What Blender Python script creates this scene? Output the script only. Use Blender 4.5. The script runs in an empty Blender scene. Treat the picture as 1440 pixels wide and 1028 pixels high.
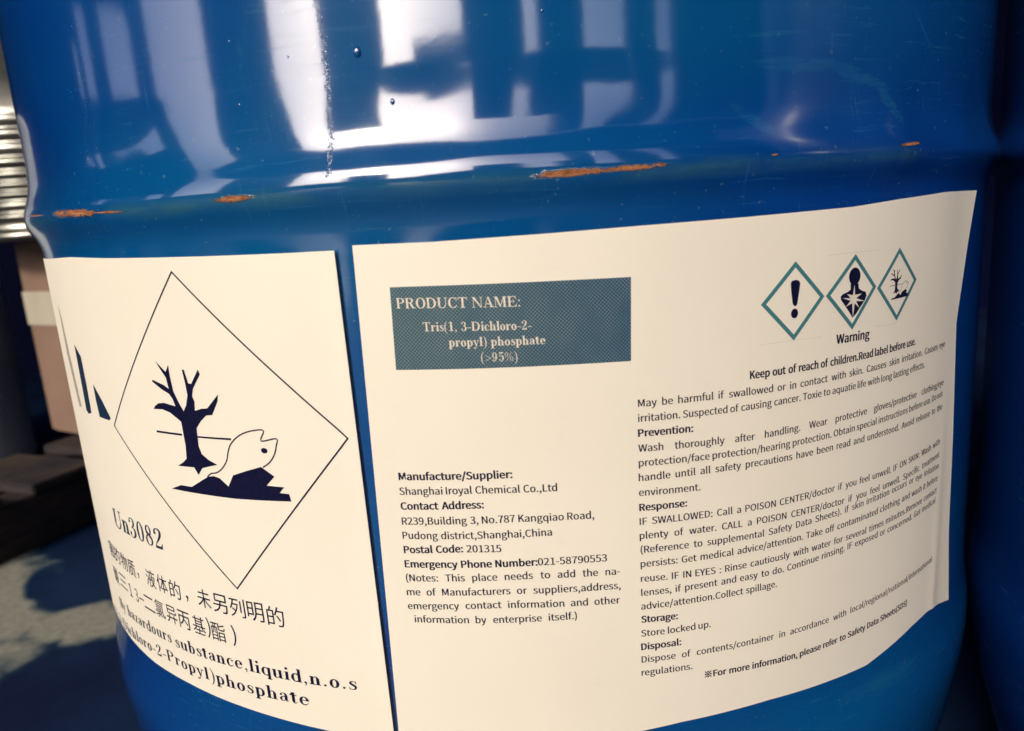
import bpy, bmesh, math, random
from math import sin, cos, pi, radians, sqrt
from mathutils import Vector, Matrix, noise

S = bpy.context.scene
COL = S.collection
random.seed(4)

# ---------------------------------------------------------------- camera
FLOOR_TO_EYE = 0.55003
cam = bpy.data.cameras.new('camera')
cam_ob = bpy.data.objects.new('camera', cam); COL.objects.link(cam_ob)
c_right = Vector((0.99754076, -0.00150617, -0.07007262))
c_up = Vector((0.06889037, 0.20516162, 0.97630058))
c_back = -Vector((-0.01290574, 0.97872695, -0.20476084))
cam_ob.matrix_world = Matrix(((c_right.x, c_up.x, c_back.x, 0.0),
                              (c_right.y, c_up.y, c_back.y, -0.53750665),
                              (c_right.z, c_up.z, c_back.z, FLOOR_TO_EYE),
                              (0, 0, 0, 1)))
cam.sensor_width = 36
cam.lens = 1005.47145 / 1440 * 36
cam.clip_start = 0.02
cam.clip_end = 400
cam.dof.use_dof = True
cam.dof.focus_distance = 0.30
cam.dof.aperture_fstop = 11.0
S.camera = cam_ob

# ---------------------------------------------------------------- light
SUN_AZ, SUN_EL = -28.0, 29.0        # azimuth measured from the camera side (-y) towards +x
sd = Vector((sin(radians(SUN_AZ)) * cos(radians(SUN_EL)), -cos(radians(SUN_AZ)) * cos(radians(SUN_EL)), sin(radians(SUN_EL))))
sun = bpy.data.lights.new('sun', 'SUN')
sun.energy = 1.5
sun.angle = radians(10)
sun.color = (1.0, 0.91, 0.77)
sun_ob = bpy.data.objects.new('sun', sun); COL.objects.link(sun_ob)
sun_ob.rotation_euler = sd.to_track_quat('Z', 'Y').to_euler()
sun_ob.location = sd * 20

world = bpy.data.worlds.new('World'); S.world = world
world.use_nodes = True
wn = world.node_tree
wn.nodes.clear()
wo = wn.nodes.new('ShaderNodeOutputWorld'); wb = wn.nodes.new('ShaderNodeBackground')
sky = wn.nodes.new('ShaderNodeTexSky')
sky.sky_type = 'NISHITA'; sky.sun_disc = False
sky.sun_elevation = radians(SUN_EL)
sky.sun_rotation = math.atan2(sd.x, sd.y)
sky.air_density = 0.4; sky.dust_density = 3.0; sky.ozone_density = 0.0
wb.inputs['Strength'].default_value = 0.11
wn.links.new(sky.outputs[0], wb.inputs[0]); wn.links.new(wb.outputs[0], wo.inputs[0])

S.view_settings.view_transform = 'Standard'
S.view_settings.look = 'None'
S.view_settings.gamma = 1
S.view_settings.exposure = 0.74

# ---------------------------------------------------------------- helpers
def tag(o, label=None, cat=None, group=None, kind=None):
    for k, v in (('label', label), ('category', cat), ('group', group), ('kind', kind)):
        if v: o[k] = v
    return o
def empty(name, loc=(0, 0, 0), rz=0):
    o = bpy.data.objects.new(name, None); COL.objects.link(o)
    o.location = loc; o.rotation_euler = (0, 0, rz); o.empty_display_size = 0.05
    return o
def link(name, me, mat, parent=None, smooth=True):
    o = bpy.data.objects.new(name, me); COL.objects.link(o)
    if mat: me.materials.append(mat)
    if smooth:
        for p in me.polygons: p.use_smooth = True
    if parent: o.parent = parent
    return o
def mesh(name, verts, faces, mat, parent=None, smooth=True):
    me = bpy.data.meshes.new(name); me.from_pydata(verts, [], faces); me.update()
    return link(name, me, mat, parent, smooth)
def lin(c): return tuple(((x / 255) / 12.92 if x / 255 <= .04045 else ((x / 255 + .055) / 1.055) ** 2.4) for x in c)

class NT:
    """tiny helper round a material's node tree"""
    def __init__(s, name):
        s.m = bpy.data.materials.new(name); s.m.use_nodes = True
        s.t = s.m.node_tree; s.t.nodes.clear()
        s.out = s.t.nodes.new('ShaderNodeOutputMaterial'); s.b = s.t.nodes.new('ShaderNodeBsdfPrincipled')
        s.t.links.new(s.b.outputs[0], s.out.inputs[0])
    def n(s, typ, **kw):
        nd = s.t.nodes.new('ShaderNode' + typ)
        for k, v in kw.items(): setattr(nd, k, v)
        return nd
    def put(s, sock, v):
        if isinstance(v, bpy.types.NodeSocket): s.t.links.new(v, sock)
        elif isinstance(v, (tuple, list)) and len(v) == 3 and sock.type == 'RGBA': sock.default_value = (*v, 1)
        else: sock.default_value = v
    def math(s, op, a, b=0.0, c=0.0, clamp=False):
        nd = s.n('Math', operation=op); nd.use_clamp = clamp
        s.put(nd.inputs[0], a); s.put(nd.inputs[1], b); s.put(nd.inputs[2], c); return nd.outputs[0]
    def mix(s, f, a, b, blend='MIX'):
        nd = s.n('MixRGB', blend_type=blend); s.put(nd.inputs[0], f); s.put(nd.inputs[1], a); s.put(nd.inputs[2], b); return nd.outputs[0]
    def noise(s, scale, detail=3, rough=.5, vec=None, w=0.0, dist=0.0):
        nd = s.n('TexNoise'); nd.inputs['Scale'].default_value = scale; nd.inputs['Detail'].default_value = detail
        nd.inputs['Roughness'].default_value = rough; nd.inputs['Distortion'].default_value = dist
        if vec is not None: s.put(nd.inputs['Vector'], vec)
        return nd.outputs[0]
    def ramp(s, f, lo, hi, a=0.0, b=1.0):
        nd = s.n('MapRange'); nd.clamp = True
        s.put(nd.inputs[0], f); nd.inputs[1].default_value = lo; nd.inputs[2].default_value = hi
        nd.inputs[3].default_value = a; nd.inputs[4].default_value = b; return nd.outputs[0]
    def mapping(s, vec, scale=(1, 1, 1), loc=(0, 0, 0), rot=(0, 0, 0)):
        nd = s.n('Mapping'); s.put(nd.inputs[0], vec); nd.inputs['Scale'].default_value = scale
        nd.inputs['Location'].default_value = loc; nd.inputs['Rotation'].default_value = rot; return nd.outputs[0]
    def bump(s, h, dist=.001, strength=1.0, normal=None):
        nd = s.n('Bump'); s.put(nd.inputs['Height'], h); nd.inputs['Distance'].default_value = dist
        nd.inputs['Strength'].default_value = strength
        if normal is not None: s.put(nd.inputs['Normal'], normal)
        return nd.outputs[0]
    def set(s, **kw):
        for k, v in kw.items(): s.put(s.b.inputs[k.replace('_', ' ')], v)
        return s.m

# ---------------------------------------------------------------- measured layout, millimetres on the unrolled drum wall (arc, height)
RIGHT_TOP = [(-55.53, 543.84), (-27.01, 543.21), (9.52, 543.29), (43.83, 543.57), (81.05, 543.73), (132.23, 544.25), (160.69, 545.67), (198.5, 546.91), (219.77, 546.68), (234.68, 546.43)]
RIGHT_BOTTOM = [(-60.39, 340.41), (-19.74, 344.2), (16.97, 346.25), (54.82, 348.24), (94.17, 348.07), (149.17, 344.96), (185.54, 349.73), (202.82, 350.48), (215.91, 348.15), (230.11, 344.47)]
RIGHT_EDGE = [(234.68, 546.43), (227.09, 520.79), (218.78, 486.07), (222.88, 430.49), (224.66, 386.11), (230.11, 344.47)]
LEFT_TOP = [(-264.94, 547.16), (-214.05, 545.76), (-178.11, 544.6), (-152.44, 544.01), (-113.39, 543.18), (-82.1, 542.66), (-61.8, 542.51)]
LEFT_BOTTOM = [(-239.4, 349.66), (-206.48, 347.87), (-172.64, 348.65), (-139.05, 348.32), (-118.18, 347.85), (-89.25, 347.07), (-60.84, 344.67)]
LEFT_EDGE = [(-61.8, 542.51), (-60.76, 350.94)]
RIGHT_LEFT_EDGE = [(-55.53, 543.84), (-59.54, 351.06)]
TEXT = [('May be harmful if swallowed or in contact with skin. Causes skin irritation. Causes eye', 0, [(40.75, 479.93), (102.89, 478.57), (142.96, 478.89), (205.3, 479.54)], 'r', 1),
 ('irritation. Suspected of causing cancer. Toxie to aquatie life with long lasting effects.', 0, [(40.56, 474.38), (81.26, 473.33), (144.32, 473.22), (185.28, 473.58)], 'r', 1),
 ('Prevention:', 1, [(40.36, 468.83), (61.33, 468.15)], 'r', 0),
 ('Wash thoroughly after handling. Wear protective gloves/protective clothing/eye', 0, [(40.29, 463.1), (87.66, 461.28), (123.48, 461.46), (206.12, 461.63)], 'r', 1),
 ('protection/face protection/hearing protection. Obtain special instructions before use. Do not', 0, [(40.23, 457.52), (89.77, 455.77), (124.3, 455.59), (205.75, 456.39)], 'r',
  1),
 ('handle until all safety precautions have been read and understood. Avoid release to the', 0, [(40.03, 451.85), (104.38, 450.25), (166.52, 449.78), (206.0, 450.3)], 'r', 1),
 ('environment.', 0, [(39.91, 446.09), (63.77, 445.0)], 'r', 0), ('Response:', 1, [(39.84, 440.22), (58.3, 439.5)], 'r', 0),
 ('IF SWALLOWED: Call a POISON CENTER/doctor if you feel unwell. IF ON SKIN: Wash with', 0, [(39.78, 434.66), (97.28, 432.5), (127.11, 432.49), (161.93, 431.94), (205.37, 433.82)],
  'r', 1),
 ('plenty of water. CALL a POISON CENTER/doctor if you feel unwell. Specific treatment', 0,
  [(39.59, 429.05), (70.65, 427.64), (102.88, 426.33), (135.96, 425.76), (170.73, 425.9), (205.71, 427.53)], 'r', 1),
 ('(Reference to supplemental Safety Data Sheets). if skin irritation occurs or eye irritation', 0,
  [(39.78, 423.41), (91.22, 421.22), (129.88, 421.49), (174.18, 422.49), (205.6, 422.01)], 'r', 1),
 ('persists: Get medical advice/attention. Take off contaminated clothing and wash it before', 0,
  [(39.58, 417.64), (78.15, 416.16), (127.89, 415.19), (169.5, 415.88), (205.09, 416.23)], 'r', 1),
 ('reuse. IF IN EYES : Rinse cautiously with water for several times minutes.Remove contact', 0,
  [(39.46, 411.63), (71.27, 409.83), (105.96, 409.35), (148.89, 408.83), (204.59, 410.41)], 'r', 1),
 ('lenses, if present and easy to do. Continue rinsing. IF exposed or concerned. Get medical', 0,
  [(39.39, 405.77), (101.97, 403.81), (134.21, 404.7), (168.13, 404.62), (203.88, 405.51)], 'r', 1),
 ('advice/attention.Collect spillage.', 0, [(39.2, 400.14), (97.01, 398.28)], 'r', 0), ('Storage:', 1, [(39.01, 394.67), (53.51, 393.86)], 'r', 0),
 ('Store locked up.', 0, [(38.81, 388.74), (67.23, 387.65)], 'r', 0), ('Disposal:', 1, [(38.61, 383.0), (54.65, 382.47)], 'r', 0),
 ('Dispose of contents/container in accordance with local/regional/national/international', 0,
  [(38.6, 377.52), (97.16, 375.31), (127.18, 374.33), (167.18, 374.88), (203.5, 375.9)], 'r', 1),
 ('regulations.', 0, [(38.4, 371.87), (59.1, 370.98)], 'r', 0),
 ('※For more information, please refer to Safety Data Sheets(SDS)', 1, [(64.39, 365.91), (108.39, 363.45), (136.27, 363.14), (179.42, 363.02)], 'r', 0),
 ('Warning', 1, [(125.11, 493.01), (143.72, 492.66)], 'w', 0),
 ('Keep out of reach of children.Read label before use.', 1, [(84.74, 485.03), (121.44, 484.71), (138.04, 484.74), (176.36, 485.06)], 'w', 0),
 ('Manufacture/Supplier:', 1, [(-47.92, 458.07), (-6.14, 457.42)], 'm', 0), ('Shanghai Iroyal Chemical Co.,Ltd', 0, [(-48.21, 452.28), (-19.84, 452.09), (9.76, 451.19)], 'm', 0),
 ('Contact Address:', 1, [(-48.34, 446.46), (-17.36, 446.33)], 'm', 0), ('R239,Building 3, No.787 Kangqiao Road,', 0, [(-48.5, 440.5), (-5.38, 440.24), (22.77, 439.27)], 'm', 0),
 ('Pudong district,Shanghai,China', 0, [(-48.83, 434.78), (6.88, 434.01)], 'm', 0), ('Postal Code:', 1, [(-48.94, 429.0), (-26.45, 429.2)], 'm', 0),
 ('201315', 0, [(-24.99, 429.1), (-12.12, 428.74)], 'm', 0), ('Emergency Phone Number:', 1, [(-49.21, 423.22), (0.82, 422.53)], 'm', 0),
 ('021-58790553', 0, [(1.09, 422.51), (26.79, 421.76)], 'm', 0), ('(Notes: This place needs to add the na-', 0, [(-49.3, 417.49), (-0.97, 417.29), (31.43, 415.83)], 'm', 1),
 ('me of Manufacturers or suppliers,address,', 0, [(-49.57, 411.64), (-9.09, 411.52), (31.47, 409.97)], 'm', 1),
 ('emergency contact information and other', 0, [(-49.76, 405.79), (-13.92, 406.01), (30.96, 403.98)], 'm', 1),
 ('information by enterprise itself.)', 0, [(-47.62, 400.28), (14.31, 399.39)], 'm', 1)]
CJK = [('的', -114.27, 396.08, -105.26, 397.49), ('明', -124.64, 396.46, -115.63, 398.02), ('列', -134.26, 396.54, -125.77, 398.15), ('另', -144.45, 396.44, -136.02, 398.18),
 ('未', -154.89, 396.5, -145.73, 398.53), ('的', -176.22, 395.63, -166.3, 398.11), ('体', -187.04, 395.61, -176.55, 398.36), ('液', -197.76, 395.35, -186.68, 398.39),
 ('质', -217.28, 395.2, -208.24, 397.88), ('物', -228.31, 395.07, -216.57, 398.62), ('的', -238.55, 395.54, -227.18, 399.07), ('害', -247.8, 396.15, -236.53, 399.7),
 (')', -136.37, 382.85, -133.15, 383.56), ('酯', -149.18, 381.72, -139.48, 384.02), (')', -152.07, 383.08, -148.92, 383.86), ('基', -162.07, 381.73, -152.26, 384.24),
 ('丙', -173.22, 381.33, -162.99, 384.12), ('异', -183.14, 381.17, -172.99, 384.07), ('氯', -194.15, 380.77, -183.08, 384.09), ('二', -204.71, 380.25, -193.82, 383.65),
 ('-', -209.7, 380.9, -204.57, 382.55), ('3', -216.23, 380.86, -209.63, 383.01), ('1', -223.05, 381.48, -218.45, 383.01), ('三', -236.76, 381.51, -225.04, 385.47),
 ('酸', -250.75, 380.2, -235.55, 385.49)]
SERIF = [('Un3082', [(-225.2, 415.17), (-174.33, 415.27)], 'L'), ('hazardours', [(-233.5, 363.87), (-182.77, 366.61)], 'L'),
 ('substance,liquid,n.o.s', [(-179.73, 365.93), (-132.5, 367.81), (-101.83, 367.95), (-75.51, 368.4)], 'L'),
 ('ichloro-2-Propyl)phosphate', [(-241.98, 350.66), (-184.98, 355.61), (-147.44, 356.24), (-99.26, 357.57)], 'L'), ('PRODUCT NAME:', [(-41.98, 521.29), (1.33, 519.33)], 'P'),
 ('Tris(1, 3-Dichloro-2-', [(-33.38, 512.83), (4.48, 511.12)], 'P'), ('propyl) phosphate', [(-24.71, 506.94), (8.84, 505.62)], 'P'),
 ('(>95%)', [(-13.94, 500.99), (-1.12, 500.4)], 'P')]
BOX = [(-43.67, 528.76), (39.88, 526.51), (38.78, 497.02), (-44.53, 499.43)]
BIG_DIAMOND = [(-135.89, 538.56), (-65.31, 474.37), (-128.11, 406.05), (-200.41, 470.08)]
TREE = [(-155.31, 502.51), (-149.67, 498.21), (-147.31, 501.19), (-147.45, 496.46), (-146.87, 490.28), (-144.64, 485.73), (-142.47, 482.23), (-140.31, 484.96), (-138.56, 489.19),
 (-138.82, 494.8), (-139.42, 499.55), (-138.25, 499.6), (-136.97, 494.07), (-135.28, 493.94), (-130.14, 499.96), (-129.49, 497.98), (-134.75, 491.93), (-135.9, 488.81),
 (-135.09, 486.81), (-135.71, 482.87), (-131.94, 483.91), (-128.41, 484.3), (-121.45, 490.26), (-122.29, 487.42), (-126.28, 481.67), (-129.76, 481.27), (-133.07, 478.9),
 (-136.4, 475.56), (-136.99, 467.95), (-135.86, 464.67), (-132.49, 462.54), (-127.99, 460.83), (-133.13, 459.62), (-136.95, 458.6), (-139.9, 455.39), (-141.89, 458.41),
 (-146.87, 458.19), (-152.21, 458.01), (-148.54, 459.74), (-145.67, 461.79), (-144.94, 467.23), (-145.14, 477.63), (-151.35, 481.06), (-156.02, 482.08), (-162.14, 481.79),
 (-160.67, 483.21), (-158.23, 484.47), (-154.39, 484.97), (-147.09, 484.0), (-148.17, 487.07), (-149.87, 489.06), (-154.14, 490.68), (-159.88, 493.7), (-159.31, 494.47),
 (-152.31, 492.57), (-149.47, 491.17), (-150.15, 495.81), (-152.8, 499.1)]
BRANCH = [[(-162.76, 472.4), (-145.96, 472.47), (-146.18, 471.6), (-163.03, 471.49)], [(-136.57, 472.3), (-118.3, 472.64), (-118.47, 471.81), (-136.59, 471.57)]]
FISH = [(-134.88, 454.96), (-132.35, 456.72), (-128.98, 457.47), (-125.7, 459.46), (-122.6, 462.85), (-121.06, 466.6), (-119.25, 469.82), (-115.72, 472.89), (-111.58, 475.04),
 (-106.49, 476.38), (-101.77, 476.47), (-103.66, 472.3), (-96.41, 473.5), (-96.91, 470.5), (-98.41, 466.93), (-101.02, 463.78), (-104.59, 461.54)]
EYE = [(-102.8, 468.43), (-101.27, 468.5), (-102.99, 467.31)]
ROCK = [(-159.42, 446.85), (-152.32, 449.4), (-145.41, 449.52), (-134.39, 455.23), (-130.87, 455.8), (-127.82, 455.14), (-123.73, 452.04), (-120.34, 457.09), (-113.25, 459.42),
 (-105.51, 461.69), (-99.77, 458.06), (-104.09, 454.1), (-95.96, 453.91), (-98.44, 451.4), (-94.1, 451.26), (-93.53, 448.23), (-120.51, 447.12), (-137.98, 447.02)]
STRIPES = [[(-254.9, 523.37), (-252.76, 518.27), (-250.11, 498.59), (-245.17, 472.99), (-251.16, 471.82), (-257.45, 499.04)],
 [(-234.62, 504.96), (-227.41, 499.8), (-227.06, 487.14), (-227.98, 472.26), (-233.06, 471.04), (-236.24, 472.44), (-235.28, 489.65)],
 [(-216.85, 487.71), (-208.54, 480.3), (-202.43, 473.29), (-204.35, 471.93), (-216.3, 471.98), (-217.08, 479.82)]]
HAZARD = [[(104.68, 526.51), (118.56, 512.21), (104.15, 497.11), (89.43, 512.07)], [(134.38, 526.6), (147.03, 512.87), (133.67, 497.42), (119.24, 512.14)],
 [(161.46, 526.84), (175.0, 512.69), (161.17, 497.3), (147.49, 512.03)]]
EXCLAIM = [(102.5, 518.43), (102.94, 519.43), (104.78, 519.69), (106.33, 519.23), (106.89, 518.18), (106.39, 514.94), (105.6, 510.66), (104.99, 509.97), (104.21, 510.06), (103.51, 510.88),
 (102.84, 515.0)]
EXCLAIM_DOT = [(104.4, 507.28), (106.04, 507.15), (104.43, 505.45)]
PERSON_HEAD = [(134.26, 518.11), (137.47, 517.92), (134.3, 514.75)]
PERSON_BODY = [(132.05, 515.44), (136.45, 515.17), (136.72, 513.2), (138.69, 512.07), (140.76, 511.45), (141.33, 509.88), (140.42, 508.21), (138.08, 505.98), (135.79, 503.62), (133.68, 502.11),
 (131.53, 504.8), (128.68, 508.06), (127.1, 509.86), (126.88, 511.04), (127.84, 511.84), (130.79, 512.55), (132.23, 513.29)]
STAR = [(134.2, 515.02), (134.64, 510.96), (138.54, 511.04), (135.35, 509.57), (140.23, 507.96), (135.4, 508.39), (137.24, 505.55), (134.58, 507.7), (133.77, 502.1), (133.17, 507.87),
 (129.63, 506.85), (132.21, 508.89), (127.97, 510.41), (132.17, 509.93), (130.27, 511.7), (133.43, 510.96)]
CUT_LINES = [[(88.94, 497.22), (104.15, 497.11)], [(104.15, 497.11), (118.11, 496.73)], [(119.43, 527.26), (150.1, 526.99)], [(147.05, 496.83), (162.08, 496.14)]]
SEAM = [(-58.59, 622.59), (-57.77, 613.91), (-57.54, 606.28), (-57.59, 596.35), (-58.05, 585.15), (-58.77, 573.74), (-59.42, 566.8)]
BLISTERS = [(-46.48, 605.54, 1.8), (-36.23, 589.22, 1.0), (-70.91, 606.69, 0.45), (-92.02, 593.66, 0.5), (14.3, 612.89, 0.6), (-92.68, 614.35, 0.4)]
RUST = [[(-205.42, 564.27), (-172.5, 562.92), 3.0], [(-177.06, 562.92), (-153.59, 562.02), 0.8], [(-102.36, 562.37), (-90.0, 562.7), 2.1], [(12.59, 562.17), (33.69, 562.4), 2.2],
 [(26.44, 562.4), (49.99, 562.8), 1.8], [(152.89, 565.67), (165.04, 566.31), 1.1], [(90.3, 564.03), (92.64, 564.17), 0.7], [(-250.08, 565.61), (-226.74, 564.79), 0.6]]
SHEEN_SMEARS = [([(91.09, 594.82), (122.19, 594.02)], 5), ([(118.79, 594.45), (146.87, 587.63)], 5), ([(144.81, 587.59), (155.42, 575.01)], 5), ([(78.51, 580.87), (91.15, 572.32)], 4), ([(167.64, 613.64), (179.33, 601.74)], 1.0), ([(81.38, 603.4), (104.25, 604.67)], 1.5), ([(141.52, 333.88), (186.59, 330.6)], 9)]
COMMAS = [(-163.32, 395.54), (-206.43, 395.43)]
FLOOR_PALE = [(-0.816, 0.469, 0.17, 0.06, 2.18), (-0.651, 0.42, 0.07, 0.045, 2.1), (-0.724, 0.429, 0.05, 0.06, 2.1), (-0.904, 0.489, 0.25, 0.12, 2.18)]
FLOOR_DARK = [(-0.754, 0.518, 0.05, 0.045, 0.5), (-0.618, 0.323, 0.09, 0.06, 0.6), (-0.828, 0.564, 0.025, 0.07, 0.6)]

# ---------------------------------------------------------------- materials
RUST_SPOTS = [((a[0][0] + a[1][0]) / 2, (a[0][1] + a[1][1]) / 2, abs(a[1][0] - a[0][0]) / 2, a[2]) if False else a for a in RUST]

def drum_paint(name, marks=True, dull=False):
    m = NT(name)
    uv = m.n('UVMap').outputs[0]; uv0 = uv           # u = arc length in metres, v = height in metres
    sp = m.n('SeparateXYZ'); m.put(sp.inputs[0], uv); u, v = sp.outputs[0], sp.outputs[1]
    big = m.noise(9, 3, .55, uv)
    tone = m.noise(3.0, 2, .5, m.mapping(uv, (1, 2.2, 1), (7.3, 2.1, 0)))
    base = m.mix(m.ramp(tone, .35, .7), (0.001, 0.043, 0.25), (0.002, 0.112, 0.295)) if not dull else m.mix(.5, (0.001, 0.012, 0.13), (0.001, 0.03, 0.14))  # dull copy: shade painted in as a darker blue
    # handling scuffs: fine, long streaks, paler than the paint
    st = m.noise(70, 5, .7, m.mapping(uv, (.5, 6, 1)))
    st2 = m.noise(60, 5, .7, m.mapping(uv, (7, .7, 1)))
    patch = m.ramp(m.noise(7, 3, .6, m.mapping(uv, (1, 1.6, 1), (9, 2, 0))), .46, .66)
    scuff = m.math('MULTIPLY', patch, m.math('ADD', m.ramp(st, .56, .72), m.ramp(st2, .58, .76)), clamp=True)
    base = m.mix(m.math('MULTIPLY', scuff, .48), base, (0.04, 0.20, 0.30))
    dust = m.ramp(m.noise(420, 2, .5, uv), .68, .76)
    base = m.mix(m.math('MULTIPLY', dust, .5), base, (0.12, 0.25, 0.34))
    met = 0.0
    rough = m.math('ADD', m.ramp(big, .3, .75, .16, .30), m.math('MULTIPLY', scuff, .25))
    coat = m.ramp(scuff, 0, 1, 1.0, .6)
    fine = m.ramp(m.noise(240, 4, .7, m.mapping(uv, (.12, 3.0, 1))), .60, .72)
    fine = m.math('MULTIPLY', fine, m.ramp(m.noise(12, 2, .5, uv), .42, .6))
    base = m.mix(m.math('MULTIPLY', fine, .22), base, (0.05, 0.2, 0.3))
    coat = m.math('MULTIPLY', coat, m.math('SUBTRACT', 1.0, m.math('MULTIPLY', fine, .22)))
    hgt = m.math('ADD', m.math('MULTIPLY', m.noise(260, 3, .5, uv), .13), m.math('MULTIPLY', m.noise(45, 2, .5, uv), .30))
    if marks:
        # teal smears: the enamel's sheen arcs painted into the base colour
        sm = None
        wob = m.math('ADD', m.math('MULTIPLY', m.math('SUBTRACT', m.noise(40, 4, .7, uv), .5), 2.2), m.math('MULTIPLY', m.math('SUBTRACT', st, .5), 2.0))
        for (p0, p1), wd in SHEEN_SMEARS:
            ax, az, bx, bz = p0[0] / 1000, p0[1] / 1000, p1[0] / 1000, p1[1] / 1000
            L = math.hypot(bx - ax, bz - az); cx, cz = (ax + bx) / 2, (az + bz) / 2; dx, dz = (bx - ax) / L, (bz - az) / L
            du = m.math('SUBTRACT', u, cx); dv = m.math('SUBTRACT', v, cz)
            a = m.math('DIVIDE', m.math('ADD', m.math('MULTIPLY', du, dx), m.math('MULTIPLY', dv, dz)), L * .62)
            b = m.math('DIVIDE', m.math('SUBTRACT', m.math('MULTIPLY', dv, dx), m.math('MULTIPLY', du, dz)), wd / 2000)
            d = m.math('ADD', m.math('ADD', m.math('MULTIPLY', a, a), m.math('MULTIPLY', b, b)), wob)
            k = m.ramp(d, .2, 1.5, 1, 0); sm = k if sm is None else m.math('MAXIMUM', sm, k)
        sm = m.math('MULTIPLY', sm, m.ramp(m.noise(150, 5, .8, m.mapping(uv, (.35, 3.0, 1))), .38, .62))
        base = m.mix(m.math('MULTIPLY', sm, .26), base, (0.03, 0.24, 0.33))
        rough = m.math('ADD', rough, m.math('MULTIPLY', sm, .2))
        # worn, slightly greenish crest of the rolling hoop
        dz = m.math('ABSOLUTE', m.math('SUBTRACT', v, 0.5615))
        crest = m.math('MULTIPLY', m.ramp(dz, .0, .0045, 1, 0), m.ramp(m.noise(60, 4, .6, m.mapping(uv, (.35, 1.2, 1))), .42, .62))
        base = m.mix(m.math('MULTIPLY', crest, .55), base, (0.045, 0.16, 0.17))
        nz = m.noise(420, 4, .75, m.mapping(uv, (.55, 1.5, 1)))
        nz2 = m.noise(110, 3, .7, m.mapping(uv, (.5, 1.3, 1)))
        jit = m.math('ADD', m.math('MULTIPLY', m.math('SUBTRACT', nz, .5), 5.5), m.math('MULTIPLY', m.math('SUBTRACT', nz2, .5), 4.0))
        tot = None; halo = None
        for (p0, p1, h) in RUST:
            s0, s1 = p0[0] / 1000, p1[0] / 1000; z = (p0[1] + p1[1]) / 2000
            slope = (p1[1] - p0[1]) / max(1e-6, (p1[0] - p0[0]))
            cx, hx, hz = (s0 + s1) / 2, abs(s1 - s0) / 2, h / 2000
            du = m.math('SUBTRACT', u, cx)
            a = m.math('DIVIDE', du, hx * 1.05)
            b = m.math('DIVIDE', m.math('SUBTRACT', m.math('SUBTRACT', v, z), m.math('MULTIPLY', du, slope)), hz * .95)
            a4 = m.math('POWER', m.math('ABSOLUTE', a), 2.4)
            b2 = m.math('MULTIPLY', b, b)
            d = m.math('ADD', m.math('ADD', a4, b2), jit)
            k = m.ramp(d, .75, 1.05, 1, 0); hl = m.ramp(d, 1.0, 1.8, 1, 0)
            tot = k if tot is None else m.math('MAXIMUM', tot, k)
            halo = hl if halo is None else m.math('MAXIMUM', halo, hl)
        rustc = m.mix(m.ramp(nz, .4, .62), (0.20, 0.08, 0.035), (0.55, 0.23, 0.11))
        base = m.mix(m.math('MULTIPLY', halo, .7), base, (0.02, 0.045, 0.05))
        base = m.mix(tot, base, rustc)
        rough = m.mix(tot, rough, (.9, .9, .9)); coat = m.math('MULTIPLY', coat, m.math('SUBTRACT', 1.0, halo))
        hgt = m.math('ADD', hgt, m.math('MULTIPLY', halo, m.math('MULTIPLY', nz, 6.0)))
    nrm = m.bump(hgt, .00006, 1.0)
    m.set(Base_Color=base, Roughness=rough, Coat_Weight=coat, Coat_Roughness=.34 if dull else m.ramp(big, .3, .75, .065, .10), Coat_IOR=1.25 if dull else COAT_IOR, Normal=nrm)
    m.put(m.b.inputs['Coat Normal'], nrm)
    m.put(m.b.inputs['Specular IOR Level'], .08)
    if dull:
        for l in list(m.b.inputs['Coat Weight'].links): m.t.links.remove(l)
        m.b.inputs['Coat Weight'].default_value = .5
    return m.m
COAT_IOR = 2.4
M_DRUM = drum_paint('blue_drum_enamel')
M_DRUM2 = drum_paint('blue_drum_enamel_plain', False)
M_DRUM3 = drum_paint('blue_drum_enamel_shaded', False, True)  # neighbour drum: its deep shade is put into the paint colour

m = NT('label_paper')
tc = m.n('TexCoord').outputs['Object']
fib = m.noise(900, 3, .6, tc); blot = m.noise(14, 3, .5, tc); smg = m.ramp(m.noise(55, 6, .75, tc), .60, .80)
M_PAPER = m.set(Base_Color=m.mix(m.math('MULTIPLY', smg, .10), m.mix(m.ramp(blot, .3, .7), (0.88, 0.83, 0.72), (0.85, 0.795, 0.69)), (0.45, 0.42, 0.36)), Roughness=.55,
                Normal=m.bump(m.math('ADD', fib, m.math('MULTIPLY', blot, 8.0)), .00004, .6))
m.put(m.b.inputs['Specular IOR Level'], .35)

def ink(name, col, rough=.5, alt=None):
    m = NT(name)
    nz = m.noise(600, 2, .5, m.n('TexCoord').outputs['Object'])
    m.set(Base_Color=m.mix(m.ramp(nz, .35, .7), col, alt or tuple(c * 1.5 + .004 for c in col)), Roughness=rough)
    m.put(m.b.inputs['Specular IOR Level'], .12)
    return m.m
M_INK = ink('black_ink', (0.004, 0.005, 0.030), alt=(0.008, 0.009, 0.040))
M_INK_S = ink('dark_green_black_ink', (0.008, 0.022, 0.050))
M_TEAL = ink('teal_border_ink', (0.045, 0.20, 0.235), alt=(0.07, 0.20, 0.22))
M_GREY_INK = ink('grey_ink', (0.33, 0.30, 0.26))
M_WHITE = ink('unprinted_paper', (0.80, 0.74, 0.64), alt=(0.74, 0.66, 0.56))
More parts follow.
